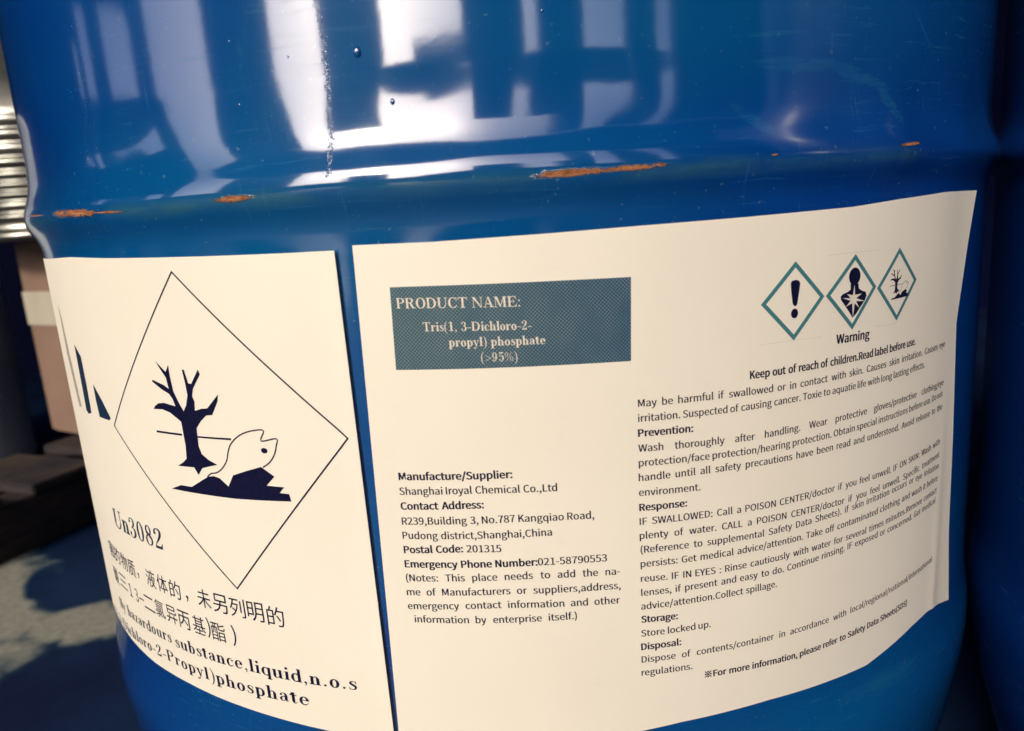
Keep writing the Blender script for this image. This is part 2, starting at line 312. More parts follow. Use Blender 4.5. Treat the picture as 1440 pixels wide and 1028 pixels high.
# printed halftone panel: a fine diagonal dot screen on dark blue
m = NT('halftone_panel_ink')
uv = m.n('UVMap').outputs[0]
def stripe(rot, per):
    w = m.n('TexWave', wave_type='BANDS', bands_direction='X'); m.put(w.inputs['Vector'], m.mapping(uv, (1, 1, 1), rot=(0, 0, rot)))
    w.inputs['Scale'].default_value = 2 * pi / 20 / per * 1.0; w.inputs['Distortion'].default_value = 0
    return w.outputs[1]
dots = m.math('MULTIPLY', stripe(radians(45), .00095), stripe(radians(-45), .00095))
vary = m.noise(70, 3, .6, m.mapping(uv, (1, .6, 1)))
amt = m.math('MULTIPLY', m.ramp(dots, .2, .55), m.ramp(vary, .3, .7, .45, 1.0))
spx = m.n('SeparateXYZ'); m.put(spx.inputs[0], uv)
col = m.mix(m.ramp(spx.outputs[0], -.04, .04), (0.024, 0.085, 0.120), (0.014, 0.070, 0.140))
col = m.mix(amt, col, (0.22, 0.27, 0.27))
M_PANEL = m.set(Base_Color=col, Roughness=.5)

def simple(name, c1, c2, scale, rough=.7, bump=.0, metal=0.0, detail=5, stretch=(1, 1, 1), lo=.35, hi=.65):
    m = NT(name); tc = m.mapping(m.n('TexCoord').outputs['Object'], stretch)
    n1 = m.noise(scale, detail, .6, tc)
    m.set(Base_Color=m.mix(m.ramp(n1, lo, hi), c1, c2), Roughness=rough, Metallic=metal)
    if bump: m.set(Normal=m.bump(n1, bump, 1.0))
    return m.m
M_GALV = simple('galvanised_metal', (0.16, 0.17, 0.16), (0.34, 0.33, 0.30), 9, .28, .0, .9)
M_CARD = simple('brown_carton', (0.23, 0.145, 0.105), (0.28, 0.175, 0.13), 6, .8, .0004)
M_TAPE = simple('pale_tape', (0.50, 0.46, 0.36), (0.56, 0.52, 0.42), 14, .4)
M_GREYDRUM = simple('pale_grey_enamel', (0.68, 0.74, 0.72), (0.76, 0.80, 0.77), 5, .4)
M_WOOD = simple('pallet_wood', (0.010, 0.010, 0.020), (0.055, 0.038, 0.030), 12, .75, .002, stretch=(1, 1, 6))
M_SHED = simple('dark_shed_steel', (0.002, 0.004, 0.028), (0.003, 0.007, 0.040), 2, .6)
M_SHED.node_tree.nodes['Principled BSDF'].inputs['Specular IOR Level'].default_value = .05
M_FAR = simple('far_wall_render', (0.06, 0.11, 0.14), (0.09, 0.14, 0.16), .5, .8)

# floor: dark blue concrete with pale patches, broken up by dark ones
m = NT('patchy_concrete')
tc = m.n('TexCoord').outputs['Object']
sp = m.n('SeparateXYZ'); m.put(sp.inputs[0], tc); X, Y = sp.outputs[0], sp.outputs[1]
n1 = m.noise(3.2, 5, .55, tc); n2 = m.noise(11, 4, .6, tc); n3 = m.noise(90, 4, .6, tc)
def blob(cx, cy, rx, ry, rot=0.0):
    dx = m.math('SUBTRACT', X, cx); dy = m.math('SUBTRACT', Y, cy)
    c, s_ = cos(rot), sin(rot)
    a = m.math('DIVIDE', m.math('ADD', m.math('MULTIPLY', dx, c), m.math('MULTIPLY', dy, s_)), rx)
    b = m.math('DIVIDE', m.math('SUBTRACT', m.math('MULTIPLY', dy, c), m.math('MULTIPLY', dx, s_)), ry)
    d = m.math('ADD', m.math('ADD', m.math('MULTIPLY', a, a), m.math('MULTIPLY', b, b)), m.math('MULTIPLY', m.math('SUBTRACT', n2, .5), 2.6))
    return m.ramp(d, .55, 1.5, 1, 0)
pale_mask = None
for bl in FLOOR_PALE:
    k = blob(*bl); pale_mask = k if pale_mask is None else m.math('MAXIMUM', pale_mask, k)
for bl in FLOOR_DARK:
    pale_mask = m.math('MULTIPLY', pale_mask, m.math('SUBTRACT', 1.0, blob(*bl)))
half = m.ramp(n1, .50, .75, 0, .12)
k = m.math('MAXIMUM', pale_mask, half)
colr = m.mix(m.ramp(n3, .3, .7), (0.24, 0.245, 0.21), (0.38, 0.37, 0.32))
dark_col = m.mix(m.ramp(n1, .35, .65), (0.003, 0.006, 0.040), (0.008, 0.026, 0.080))
dark_col = m.mix(m.ramp(k, .05, .5), dark_col, (0.018, 0.055, 0.10)); M_FLOOR = m.set(Base_Color=m.mix(m.ramp(k, .3, 1), dark_col, colr), Roughness=m.ramp(k, 0, 1, .6, .8), Normal=m.bump(n3, .001, .6))
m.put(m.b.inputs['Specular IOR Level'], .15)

# ---------------------------------------------------------------- the drum
R = 0.2925
def spline(pts, x):
    """monotone-ish Catmull-Rom through (x, y) points"""
    if x <= pts[0][0]: return pts[0][1]
    if x >= pts[-1][0]: return pts[-1][1]
    for i in range(len(pts) - 1):
        if pts[i][0] <= x <= pts[i + 1][0]:
            x0, y0 = pts[i]; x1, y1 = pts[i + 1]; h = x1 - x0
            def sl(j):
                if j <= 0 or j >= len(pts) - 1: return 0.0
                return (pts[j + 1][1] - pts[j - 1][1]) / (pts[j + 1][0] - pts[j - 1][0])
            m0, m1 = sl(i) * h, sl(i + 1) * h; t = (x - x0) / h
            return (2*t**3-3*t*t+1)*y0 + (t**3-2*t*t+t)*m0 + (-2*t**3+3*t*t)*y1 + (t**3-t*t)*m1
# (height mm, offset of the wall from R in mm)
PROFILE = [(0, -22), (4, -21), (8, -24), (30, -30), (100, -30), (180, -24), (215, -14), (240, -7), (262, -2), (280, .6), (295, 2.4), (308, 3.2), (320, 2.6), (332, 1.0), (342, .2), (348, 0), (420, 0), (546, 0),
           (549, .25), (552, .9), (555, 2.1), (558, 3.6), (561, 4.8), (563.5, 5.2), (566, 5.05), (568.5, 4.5), (571.5, 3.4), (574.5, 2.3), (578, 1.3), (582, .6), (588, .15), (596, 0),
           (700, 0), (780, 0), (800, -1), (820, 1), (850, 0), (874, 0), (880, 3), (886, 2)]
def radius(zmm): return R + spline(PROFILE, zmm) / 1000
def dent(th, z):
    a = Vector((cos(th) * 2.1, sin(th) * 2.1, z * 5.0))
    b = Vector((cos(th) * 6, sin(th) * 6, z * 14))
    d = noise.noise(a) * .00016 + noise.noise(b) * .00004
    k = 1.0
    if .33 < z < .545: k = .25
    elif .545 <= z < .60:
        w = sin((z - .545) / .055 * pi)
        d += (noise.noise(Vector((cos(th) * 9, sin(th) * 9, z * 14 + 5))) * .00120 + noise.noise(Vector((cos(th) * 22, sin(th) * 22, z * 30 + 2))) * .00012) * w
    return d * k
def make_drum_mesh(name, mat, th0=-pi, th1=pi, nseg=560, dents=True, seed=0.0):
    zs = []
    z = 0.0
    while z < 886:
        zs.append(z)
        z += 1.0 if 544 <= z < 600 else (2.5 if 270 < z < 350 or 600 <= z < 640 else (4 if 540 > z > 200 or z < 12 else 8))
    zs.append(886)
    vs, fs = [], []
    nz = len(zs)
    for j in range(nseg):
        th = th0 + (th1 - th0) * j / nseg
        for zz in zs:
            r = radius(zz) + (dent(th + seed, zz / 1000) if dents else 0)
            vs.append((r * sin(th), -r * cos(th), zz / 1000))
    for j in range(nseg):
        j2 = (j + 1) % nseg
        for i in range(nz - 1):
            fs.append((j * nz + i, j2 * nz + i, j2 * nz + i + 1, j * nz + i + 1))
    me = bpy.data.meshes.new(name); me.from_pydata(vs, [], fs); me.update()
    uvl = me.uv_layers.new(name='uv')
    import numpy as np
    uvs = np.empty((len(me.loops), 2), dtype=np.float32)
    k = 0
    for j in range(nseg):
        s0 = (th0 + (th1 - th0) * j / nseg) * R; s1 = (th0 + (th1 - th0) * (j + 1) / nseg) * R
        for i in range(nz - 1):
            a, b = zs[i] / 1000, zs[i + 1] / 1000
            uvs[k] = (s0, a); uvs[k + 1] = (s1, a); uvs[k + 2] = (s1, b); uvs[k + 3] = (s0, b); k += 4
    uvl.data.foreach_set('uv', uvs.ravel())
    return me
drum = empty('steel_drum')
tag(drum, 'blue steel drum in front carrying two white hazard labels below its rusty rolling hoop', 'drum', 'blue steel drums')
body = link('drum_body', make_drum_mesh('drum_body', M_DRUM), M_DRUM, drum)
body.data.materials.clear(); body.data.materials.append(M_DRUM)
def lid(parent, mat):
    vs = [(0, 0, .872)]; fs = []
    for j in range(96):
        a = 2 * pi * j / 96; vs.append((.285 * cos(a), .285 * sin(a), .872)); vs.append((.2938 * cos(a), .2938 * sin(a), .885))
    for j in range(96):
        k = (j + 1) % 96
        fs.append((0, 1 + 2 * j, 1 + 2 * k)); fs.append((1 + 2 * j, 2 + 2 * j, 2 + 2 * k, 1 + 2 * k))
    return mesh('lid', vs, fs, mat, parent, False)
lid(drum, M_DRUM2)

# the drum touching it on the right
CT = radians(65.5)
d2 = empty('steel_drum', ((2 * R + .0108) * sin(CT), -(2 * R + .0108) * cos(CT), 0), radians(40))
tag(d2, 'plain blue steel drum touching the labelled one at the right edge of the photo', 'drum', 'blue steel drums')
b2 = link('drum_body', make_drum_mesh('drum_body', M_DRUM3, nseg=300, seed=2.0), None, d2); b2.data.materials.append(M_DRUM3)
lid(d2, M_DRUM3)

# ---------------------------------------------------------------- surface of the labels
def lerp(pts, x, k=0):
    """piecewise linear through pts sorted on coordinate k"""
    P = sorted(pts, key=lambda q: q[k]); o = 1 - k
    if x <= P[0][k]:
        a, b = P[0], P[1]
    elif x >= P[-1][k]:
        a, b = P[-2], P[-1]
    else:
        for a, b in zip(P, P[1:]):
            if a[k] <= x <= b[k]: break
    t = (x - a[k]) / (b[k] - a[k]) if b[k] != a[k] else 0
    return a[o] + (b[o] - a[o]) * t
def lift(s, z, side):
    h = .35
    if side == 'right':
        if s > 212: h += ((s - 212) / 18) ** 2 * 1.0
        low = max(0.0, min(1.0, (470 - z) / 110))
        h += .45 * math.exp(-((s - 207 + (z - 350) * -.03) / 4.0) ** 2) * low
        if s < -50: h += ((-50 - s) / 8) ** 2 * .15
    else:
        if s > -70: h += ((s + 70) / 10) ** 2 * 2.2
    h += .16 * noise.noise(Vector((s * .03, z * .012, 3 if side == 'left' else 8)))
    return h
def surf(s, z, side, up=0.0):
    r = R + (lift(s, z, side) + up) / 1000; th = s / 1000 / R
    return (r * sin(th), -r * cos(th), z / 1000)
def paper(side, top, bot, lft, rgt):
    nu, nv = 130, 44
    vs, fs = [], []
    def P(i, j, up):
        u, v = i / nu, j / nv
        ztop_g = 543; zb_g = 348
        zg = zb_g + (ztop_g - zb_g) * v
        s = lerp(lft, zg, 1) * (1 - u) + lerp(rgt, zg, 1) * u
        z = lerp(bot, s) * (1 - v) + lerp(top, s) * v
        return surf(s, z, side, up)
    for up in (0, -.22):
        for i in range(nu + 1):
            for j in range(nv + 1): vs.append(P(i, j, up))
    W = nv + 1; N = (nu + 1) * W
    for i in range(nu):
        for j in range(nv):
            a = i * W + j
            fs.append((a, a + W, a + W + 1, a + 1)); fs.append((N + a, N + a + 1, N + a + W + 1, N + a + W))
    def wall(idx):                       # cut edge of the sheet, own vertices so that it stays crisp
        n0 = len(vs)
        for q in idx: vs.append(vs[q]); vs.append(vs[N + q])
        for q in range(len(idx) - 1):
            b = n0 + 2 * q; fs.append((b, b + 1, b + 3, b + 2))
    wall([i * W for i in range(nu + 1)]); wall([i * W + nv for i in range(nu, -1, -1)])
    wall([j for j in range(nv, -1, -1)]); wall([nu * W + j for j in range(nv + 1)])
    o = mesh('paper_label', vs, fs, M_PAPER, drum)
    return o
def smoothz(pts, w):   # the printer cut straight edges: average the measured heights
    return pts
lab_r = paper('right', RIGHT_TOP, RIGHT_BOTTOM, RIGHT_LEFT_EDGE, RIGHT_EDGE)
lab_r['label'] = 'white safety text label with product panel and three small diamonds'
lab_l = paper('left', [(-345, 545.5), (-262, 545.2)] + LEFT_TOP[1:], [(-345, 349), (-262, 349)] + LEFT_BOTTOM[1:], [(-345, 348), (-345, 545)], LEFT_EDGE)
lab_l['label'] = 'white label with large dead tree and fish diamond'

LAY = [0]
def prints(name, polys, side, mat, up=.09, maxlen=5.0, uvs=False, label=None, parent=None):
    """flat print: polygons in label millimetres, laid on the label"""
    bm = bmesh.new()
    for k, pl in enumerate(polys):
        vs = [bm.verts.new((x, z, up + (k % 24) * .0012)) for x, z in pl]
        try: f = bm.faces.new(vs)
        except ValueError: continue
    bmesh.ops.triangulate(bm, faces=bm.faces[:])
    for _ in range(7):
        es = [e for e in bm.edges if abs(e.verts[0].co.x - e.verts[1].co.x) > maxlen]
        if not es: break
        bmesh.ops.subdivide_edges(bm, edges=es, cuts=1)
    bmesh.ops.triangulate(bm, faces=bm.faces[:])
    lay = bm.loops.layers.uv.new('uv') if uvs else None
    for f in bm.faces:
        if lay:
            for l in f.loops: l[lay].uv = (l.vert.co.x / 1000, l.vert.co.y / 1000)
        if f.normal.z > 0: pass
    for v in bm.verts:
        s, z, u = v.co; v.co = surf(s, z, side, u)
    for f in bm.faces:
        f.normal_update()
        c = f.calc_center_median()
        if f.normal.dot(Vector((c.x, c.y, 0))) < 0: f.normal_flip()
    me = bpy.data.meshes.new(name); bm.to_mesh(me); bm.free()
    o = link(name, me, mat, parent or (lab_r if side == 'right' else lab_l), False)
    if label: o['label'] = label
    return o

# ---------------------------------------------------------------- lettering, plain face
TCACHE = {}
FONT = None
try:      # the humanist sans that ships inside Blender; its built-in face is the fallback
    import os
    FONT = bpy.data.fonts.load(os.path.join(bpy.utils.resource_path('LOCAL'), 'datafiles', 'fonts', 'Noto Sans CJK Regular.woff2'))
except Exception:
    FONT = None
def word(txt, bold):
    """outline mesh of a word in em units: (verts, faces, width)"""
    key = (txt, bold)
    if key in TCACHE: return TCACHE[key]
    cu = bpy.data.curves.new('word', 'FONT'); cu.body = txt; cu.size = 1.0; cu.resolution_u = 3
    if FONT: cu.font = FONT
    cu.offset = (.0045 if bold else 0.0) if FONT else (.022 if bold else 0)
    ob = bpy.data.objects.new('word', cu)
    me = bpy.data.meshes.new_from_object(ob)
    G = 2.8555 if FONT else 1.0
    vs = [(v.co.x * G, v.co.y * G) for v in me.vertices]; fs = [tuple(p.vertices) for p in me.polygons]
    x0 = min(v[0] for v in vs); x1 = max(v[0] for v in vs)
    bpy.data.objects.remove(ob); bpy.data.curves.remove(cu); bpy.data.meshes.remove(me)
    TCACHE[key] = ([(x - x0, y) for x, y in vs], fs, x1 - x0)
    return TCACHE[key]
CAP = .733 if FONT else .716   # cap height of the face in em
def text_line(txt, bold, pts, cap, sx, just, side='right', mat=None, parent=None):
    size = cap / CAP
    ws = [word(w, bold) for w in txt.split()]
    s0, s1 = pts[0][0], pts[-1][0]
    nat = sum(w[2] for w in ws); gaps = len(ws) - 1; sp = .36
    if just and gaps:
        k = sx * size
        # keep the gaps no tighter than a thin space
        k = min(k, (s1 - s0) / (nat + .33 * gaps))
        gap = ((s1 - s0) - nat * k) / gaps
    else:
        k = (s1 - s0) / (nat + sp * gaps); gap = sp * k; print('SX', blk, bold, round(k/size,3), txt[:20])
    x = s0; V, F = [], []
    for w in ws:
        n = len(V)
        V += [(x + a * k, lerp(pts, x + a * k) + b * size) for a, b in w[0]]
        F += [tuple(i + n for i in f) for f in w[1]]
        x += w[2] * k + gap
    # the ink spreads: each letter is laid down again a hair to the side, a few microns higher
    sh = (0.0, .028, .056) if bold else (0.0, .020, .040)
    n = len(V); F0 = list(F)
    for q in range(1, len(sh)): F += [tuple(i + n * q for i in f) for f in F0]
    vs = [surf(s + d * size, z, side, .10 + q * .003) for q, d in enumerate(sh) for s, z in V]
    # keep faces outward
    return mesh('printed_line', vs, F, mat or M_INK, parent or (lab_r if side == 'right' else lab_l), False), k / size
CAPS = {'r': 2.75, 'w': 3.0, 'm': 2.85}
for txt, b, pts, blk, just in TEXT:
    cap = CAPS[blk]
    if txt == 'Warning': cap = 3.5
    o, kk = text_line(txt, b, pts, cap, 1.03 if blk == 'r' else 1.0, just)
for c, s0, z0, s1, z1 in CJK:
    V, F, w = word(c, 0)
    lo = min(y for x, y in V); hi = max(y for x, y in V)
    zc = (z0 + z1) / 2
    if c == '-': hgt, tw = .7, s1 - s0
    elif c in '13': hgt, tw = 7.2, 3.6
    elif c in '二三': hgt, tw = 7.4, s1 - s0
    elif c == ')': hgt, tw = 10.0, 2.4
    else: hgt, tw = 8.9, 8.7
    sc = (s0 + s1) / 2
    vs = [surf(sc + (x / w - .5) * tw, zc + ((y - lo) / (hi - lo) - .5) * hgt, 'left', .10) for x, y in V]
    mesh('printed_character', vs, F, M_INK, lab_l, False)
# full-width commas
for (x, y) in COMMAS:
    prints('printed_character', [[(x, y), (x + 1.0, y + .9), (x + 1.9, y + .2), (x + 1.5, y - 1.6), (x + .2, y - 2.7), (x + 1.0, y - 1.0)]], 'left', M_INK)

# ---------------------------------------------------------------- lettering, serif face drawn by hand
def q_rect(x0, y0, x1, y1): return [[(x0, y0), (x1, y0), (x1, y1), (x0, y1)]]
def q_arc(cx, cy, rx, ry, a0, a1, tx, ty, n=14):
    out = []
    for i in range(n):
        p = []
        for a, k in ((a0 + (a1 - a0) * i / n, 0), (a0 + (a1 - a0) * (i + 1) / n, 0), (a0 + (a1 - a0) * (i + 1) / n, 1), (a0 + (a1 - a0) * i / n, 1)):
            a = radians(a); p.append((cx + (rx - k * tx) * cos(a), cy + (ry - k * ty) * sin(a)))
        out.append(p)
    return out
def q_dot(cx, cy, r, ry=None): return [[(cx + r * cos(2 * pi * i / 14), cy + (ry or r) * sin(2 * pi * i / 14)) for i in range(14)]]
def q_stroke(pts, n=5):
    """smooth stroke through (x, y, width)"""
    P = [pts[0]] + list(pts) + [pts[-1]]; c = []
    for i in range(1, len(P) - 2):
        for k in range(n):
            t = k / n
            c.append(tuple(.5 * (2 * P[i][m] + (P[i+1][m] - P[i-1][m]) * t + (2*P[i-1][m] - 5*P[i][m] + 4*P[i+1][m] - P[i+2][m]) * t*t + (3*P[i][m] - P[i-1][m] - 3*P[i+1][m] + P[i+2][m]) * t**3) for m in range(3)))
    c.append(tuple(pts[-1]))
    L, Rr = [], []
    for i, (x, y, w) in enumerate(c):
        a = c[max(0, i - 1)]; b = c[min(len(c) - 1, i + 1)]
        dx, dy = b[0] - a[0], b[1] - a[1]; l = math.hypot(dx, dy) or 1
        nx, ny = -dy / l * w / 2, dx / l * w / 2
        L.append((x + nx, y + ny)); Rr.append((x - nx, y - ny))
    return [[L[i], Rr[i], Rr[i + 1], L[i + 1]] for i in range(len(c) - 1)]
SW, HW, XH, AH = .128, .042, .45, .70     # stem, hairline, x-height, ascender
def q_stem(x, y0, y1, foot=True, head=True, w=SW, e=.055, flag=False):
    o = q_rect(x, y0, x + w, y1)
    if foot: o += q_rect(x - e, y0, x + w + e, y0 + HW)
    if head: o += q_rect(x - e, y1 - HW, x + w + e, y1)
    if flag: o += [[(x - e, y1 - .03), (x, y1 - .06), (x + w, y1), (x - e * .2, y1)]]
    return o
def bowl(cx, cy, rx, ry, a0=0, a1=360): return q_arc(cx, cy, rx, ry, a0, a1, SW * .95, HW * 1.05, 22)
def glyph(c):
    """(polygons, advance) in em"""
    w = SW
    if c == ' ': return [], .27
    if c == '.': return q_dot(.12, .05, .055), .25
    if c == ',': return q_dot(.12, .05, .055) + q_stroke([(.15, .04, .05), (.15, -.05, .035), (.08, -.13, .015)]), .25
    if c == ':': return q_dot(.12, .05, .055) + q_dot(.12, .40, .055), .27
    if c == '-': return q_rect(.03, .20, .31, .25), .34
    if c == '>': return q_stroke([(.05, .46, .03), (.5, .26, .03)], 1) + q_stroke([(.05, .06, .03), (.5, .26, .03)], 1), .56
    if c == '%': return q_arc(.17, .5, .13, .18, 0, 360, .04, .025) + q_arc(.55, .18, .13, .18, 0, 360, .04, .025) + q_stroke([(.15, 0, .025), (.57, .68, .025)], 1), .73
    if c in '()':
        o = q_stroke([(.25, .74, .02), (.13, .56, .05), (.08, .25, .085), (.13, -.06, .05), (.25, -.23, .02)])
        if c == ')': o = [[(.33 - x, y) for x, y in p] for p in o]
        return o, .33
    if c == '0': return q_arc(.24, .34, .2, .35, 0, 360, .105, .032, 24), .5
    if c == '1': return q_stem(.19, 0, .69, True, False, e=.09) + [[(.08, .6), (.08, .63), (.2, .69), (.2, .62)]], .48
    if c == '2': return q_stroke([(.09, .50, .08), (.10, .60, .06), (.22, .675, .035), (.36, .62, .09), (.375, .50, .11), (.28, .33, .075), (.12, .15, .035), (.06, .05, .03)]) + q_dot(.11, .52, .055) + \
        [[(.05, 0), (.41, 0), (.44, .2), (.41, .2), (.36, .09), (.09, .09)]], .5
    if c == '3': return q_stroke([(.08, .55, .05), (.14, .655, .035), (.25, .67, .04), (.345, .60, .09), (.345, .47, .10), (.27, .375, .04), (.19, .36, .03)]) + q_dot(.11, .55, .052) + \
        q_stroke([(.19, .36, .03), (.30, .335, .045), (.385, .25, .105), (.375, .11, .105), (.26, .0, .045), (.13, .01, .035), (.07, .1, .04)]) + q_dot(.10, .13, .055), .5
    if c == '5': return [[(.10, .69), (.40, .69), (.42, .60), (.10, .60)]] + q_rect(.10, .33, .13, .69) + q_stroke([(.11, .36, .03), (.22, .44, .035), (.36, .37, .09), (.385, .22, .11), (.33, .06, .07), (.2, -.0, .04), (.08, .1, .035)]) + q_dot(.11, .12, .05), .5
    if c == '8': return q_arc(.24, .505, .155, .18, 0, 360, .075, .03, 20) + q_arc(.24, .175, .195, .19, 0, 360, .085, .032, 22) + q_stroke([(.14, .47, .06), (.25, .36, .08), (.36, .24, .06)]), .5
    if c == '9': return q_arc(.22, .46, .18, .23, 0, 360, .09, .03, 20) + q_stroke([(.355, .46, .10), (.345, .25, .095), (.25, .04, .05), (.14, .0, .035), (.08, .06, .04)]) + q_dot(.1, .09, .05), .5
    # lower case
    if c == 'a': return q_stroke([(.10, .35, .06), (.14, .425, .04), (.22, .44, .035), (.30, .40, .09), (.315, .30, .11)]) + q_dot(.11, .35, .052) + q_rect(.26, .06, .26 + w, .34) + q_stroke([(.32, .06, .08), (.37, .015, .03), (.43, .05, .025)]) + \
        q_stroke([(.28, .27, .03), (.16, .235, .05), (.095, .13, .1), (.14, .03, .05), (.21, .015, .035), (.28, .08, .03)]), .46
    if c in 'bdpqhnmrul' or c in 'iktz' or c == 'y' or c == 'c' or c == 'e' or c == 'o' or c == 's' or c == 'v':
        if c == 'l': return q_stem(.08, 0, AH, True, False, flag=True), .27
        if c == 'i': return q_stem(.08, 0, XH, True, False, flag=True) + q_dot(.14, .62, .068), .27
        if c == 'o': return bowl(.235, .22, .2, .235), .47
        if c == 'c': return bowl(.235, .22, .2, .235, 62, 300) + q_dot(.345, .34, .05) + q_stroke([(.33, .04, .03), (.40, .12, .02)]), .42
        if c == 'e': return bowl(.235, .22, .2, .235, 0, 305) + q_rect(.07, .225, .42, .255) + q_stroke([(.33, .04, .03), (.41, .12, .02)]), .45
        if c == 'b': return q_stem(.07, 0, AH, False, False, flag=True) + bowl(.255, .22, .2, .235, -125, 125), .50
        if c == 'd': return q_stem(.33, 0, AH, True, False, flag=True, e=.04) + bowl(.235, .22, .2, .235, 50, 310), .51
        if c == 'p': return q_stem(.07, -.2, XH, True, False, flag=True) + bowl(.265, .22, .2, .235, -125, 125), .51
        if c == 'q': return q_stem(.33, -.2, XH, True, False, e=.05) + bowl(.235, .22, .2, .235, 50, 310), .50
        if c in 'nh': return q_stem(.07, 0, AH if c == 'h' else XH, True, False, flag=True) + q_stroke([(.18, .34, .025), (.26, .43, .035), (.345, .41, .07), (.375, .33, .11)]) + q_stem(.32, 0, .34, True, False), .53
        if c == 'm': return q_stem(.07, 0, XH, True, False, flag=True) + q_stroke([(.18, .34, .025), (.26, .43, .035), (.345, .41, .07), (.375, .33, .11)]) + q_stem(.32, 0, .34, True, False) + q_stroke([(.43, .34, .025), (.51, .43, .035), (.595, .41, .07), (.625, .33, .11)]) + q_stem(.57, 0, .34, True, False), .78
        if c == 'u': return q_stem(.07, .1, XH, False, False, flag=True) + q_stroke([(.127, .12, .11), (.16, .03, .07), (.24, .005, .035), (.33, .09, .025)]) + q_stem(.33, 0, XH, False, False, flag=True) + q_rect(.4, 0, .5, HW), .53
        if c == 'r': return q_stem(.07, 0, XH, True, False, flag=True) + q_stroke([(.18, .32, .025), (.24, .42, .035), (.32, .42, .04)]) + q_dot(.33, .385, .055), .40
        if c == 't': return q_rect(.09, .08, .09 + w, XH + .13) + q_rect(.0, XH - HW, .3, XH) + q_stroke([(.147, .1, .11), (.18, .02, .06), (.25, .01, .03), (.31, .09, .02)]) + [[(.02, XH), (.09, XH + .13), (.2, XH + .13), (.2, XH)]], .34
        if c == 's': return q_stroke([(.325, .36, .02), (.25, .43, .03), (.15, .42, .055), (.11, .335, .095), (.2, .25, .10), (.3, .165, .10), (.29, .06, .07), (.19, .01, .035), (.10, .04, .03), (.06, .12, .02)]) + q_rect(.31, .3, .335, .44) + q_rect(.055, .0, .08, .14), .38
        if c == 'y': return [[(.03, XH), (.15, XH), (.29, .03), (.22, .0)]] + [[(.36, XH), (.395, XH), (.19, -.16), (.16, -.16)]] + q_rect(-.02, XH - HW, .2, XH) + q_rect(.3, XH - HW, .46, XH) + q_dot(.10, -.15, .055) + q_stroke([(.1, -.19, .03), (.17, -.17, .03)]), .46
        if c == 'z': return q_rect(.05, XH - .04, .36, XH) + q_rect(.04, 0, .37, .04) + [[(.05, .02), (.17, .02), (.36, XH - .02), (.24, XH - .02)]] + q_rect(.04, XH - .15, .06, XH) + q_rect(.35, 0, .37, .15), .41
        if c == 'v': return [[(.03, XH), (.15, XH), (.28, 0), (.2, 0)], [(.36, XH), (.395, XH), (.25, 0), (.22, 0)]] + q_rect(-.02, XH - HW, .2, XH) + q_rect(.3, XH - HW, .46, XH), .46
    H = .68; W2 = .125
    if c == 'U': return q_stem(.08, .2, H, False, True, w=W2) + q_arc(.33, .2, .25, .215, 180, 360, .08, .04, 18) + q_rect(.555, .2, .59, H) + q_rect(.48, H - HW, .67, H), .70
    if c == 'N': return q_rect(.09, 0, .125, H) + q_rect(.02, 0, .2, HW) + [[(.02, H), (.18, H), (.6, .0), (.56, 0)][:], [(.08, H), (.2, H), (.62, 0), (.55, 0)]] + q_rect(.585, 0, .62, H) + q_rect(.51, H - HW, .69, H), .72
    if c == 'P': return q_stem(.08, 0, H, True, True, w=W2) + q_arc(.31, .5, .25, .18, -90, 90, .12, HW, 16) + q_rect(.2, H - HW, .32, H) + q_rect(.2, .32, .32, .32 + HW), .60
    if c == 'R': return q_stem(.08, 0, H, True, True, w=W2) + q_arc(.31, .51, .24, .17, -90, 90, .12, HW, 16) + q_rect(.2, H - HW, .32, H) + q_rect(.2, .34, .32, .34 + HW) + [[(.28, .36), (.41, .36), (.62, 0), (.47, 0)]] + q_rect(.47, 0, .69, HW), .69
    if c == 'O': return q_arc(.35, .34, .31, .355, 0, 360, .13, .035, 28), .70
    if c == 'D': return q_stem(.08, 0, H, True, True, w=W2) + q_arc(.33, .34, .33, .34, -90, 90, .135, HW, 20) + q_rect(.2, H - HW, .34, H) + q_rect(.2, 0, .34, HW), .72
    if c == 'C': return q_arc(.35, .34, .31, .355, 48, 318, .13, .035, 24) + q_rect(.55, .44, .58, H) + q_rect(.57, .1, .6, .2), .65
    if c == 'T': return q_stem(.26, 0, H, True, False, w=W2, e=.09) + q_rect(.03, H - HW, .62, H) + [[(.03, .5), (.06, .5), (.1, H), (.03, H)], [(.59, .5), (.62, .5), (.62, H), (.55, H)]], .65
    if c == 'A': return [[(.3, H), (.38, H), (.63, 0), (.49, 0)], [(.09, 0), (.13, 0), (.345, H), (.31, H)]] + q_rect(.17, .2, .5, .2 + HW) + q_rect(.02, 0, .22, HW) + q_rect(.42, 0, .7, HW), .70
    if c == 'M': return q_rect(.09, 0, .125, H) + q_rect(.02, 0, .2, HW) + [[(.08, H), (.23, H), (.44, .06), (.38, .0)], [(.62, H), (.67, H), (.42, 0), (.39, .05)]] + q_stem(.62, 0, H, True, True, w=W2, e=.06) + q_rect(.02, H - HW, .2, H), .86
    if c == 'E': return q_stem(.08, 0, H, True, True, w=W2) + q_rect(.2, H - HW, .56, H) + q_rect(.2, 0, .58, HW) + q_rect(.2, .33, .42, .33 + HW) + [[(.56, H), (.56, .5), (.53, .5), (.49, H)], [(.58, 0), (.6, .19), (.57, .19), (.5, 0)]] + q_rect(.4, .25, .43, .44), .64
    if c == "'": return q_rect(.05, .5, .1, .7), .15
    raise KeyError(c)
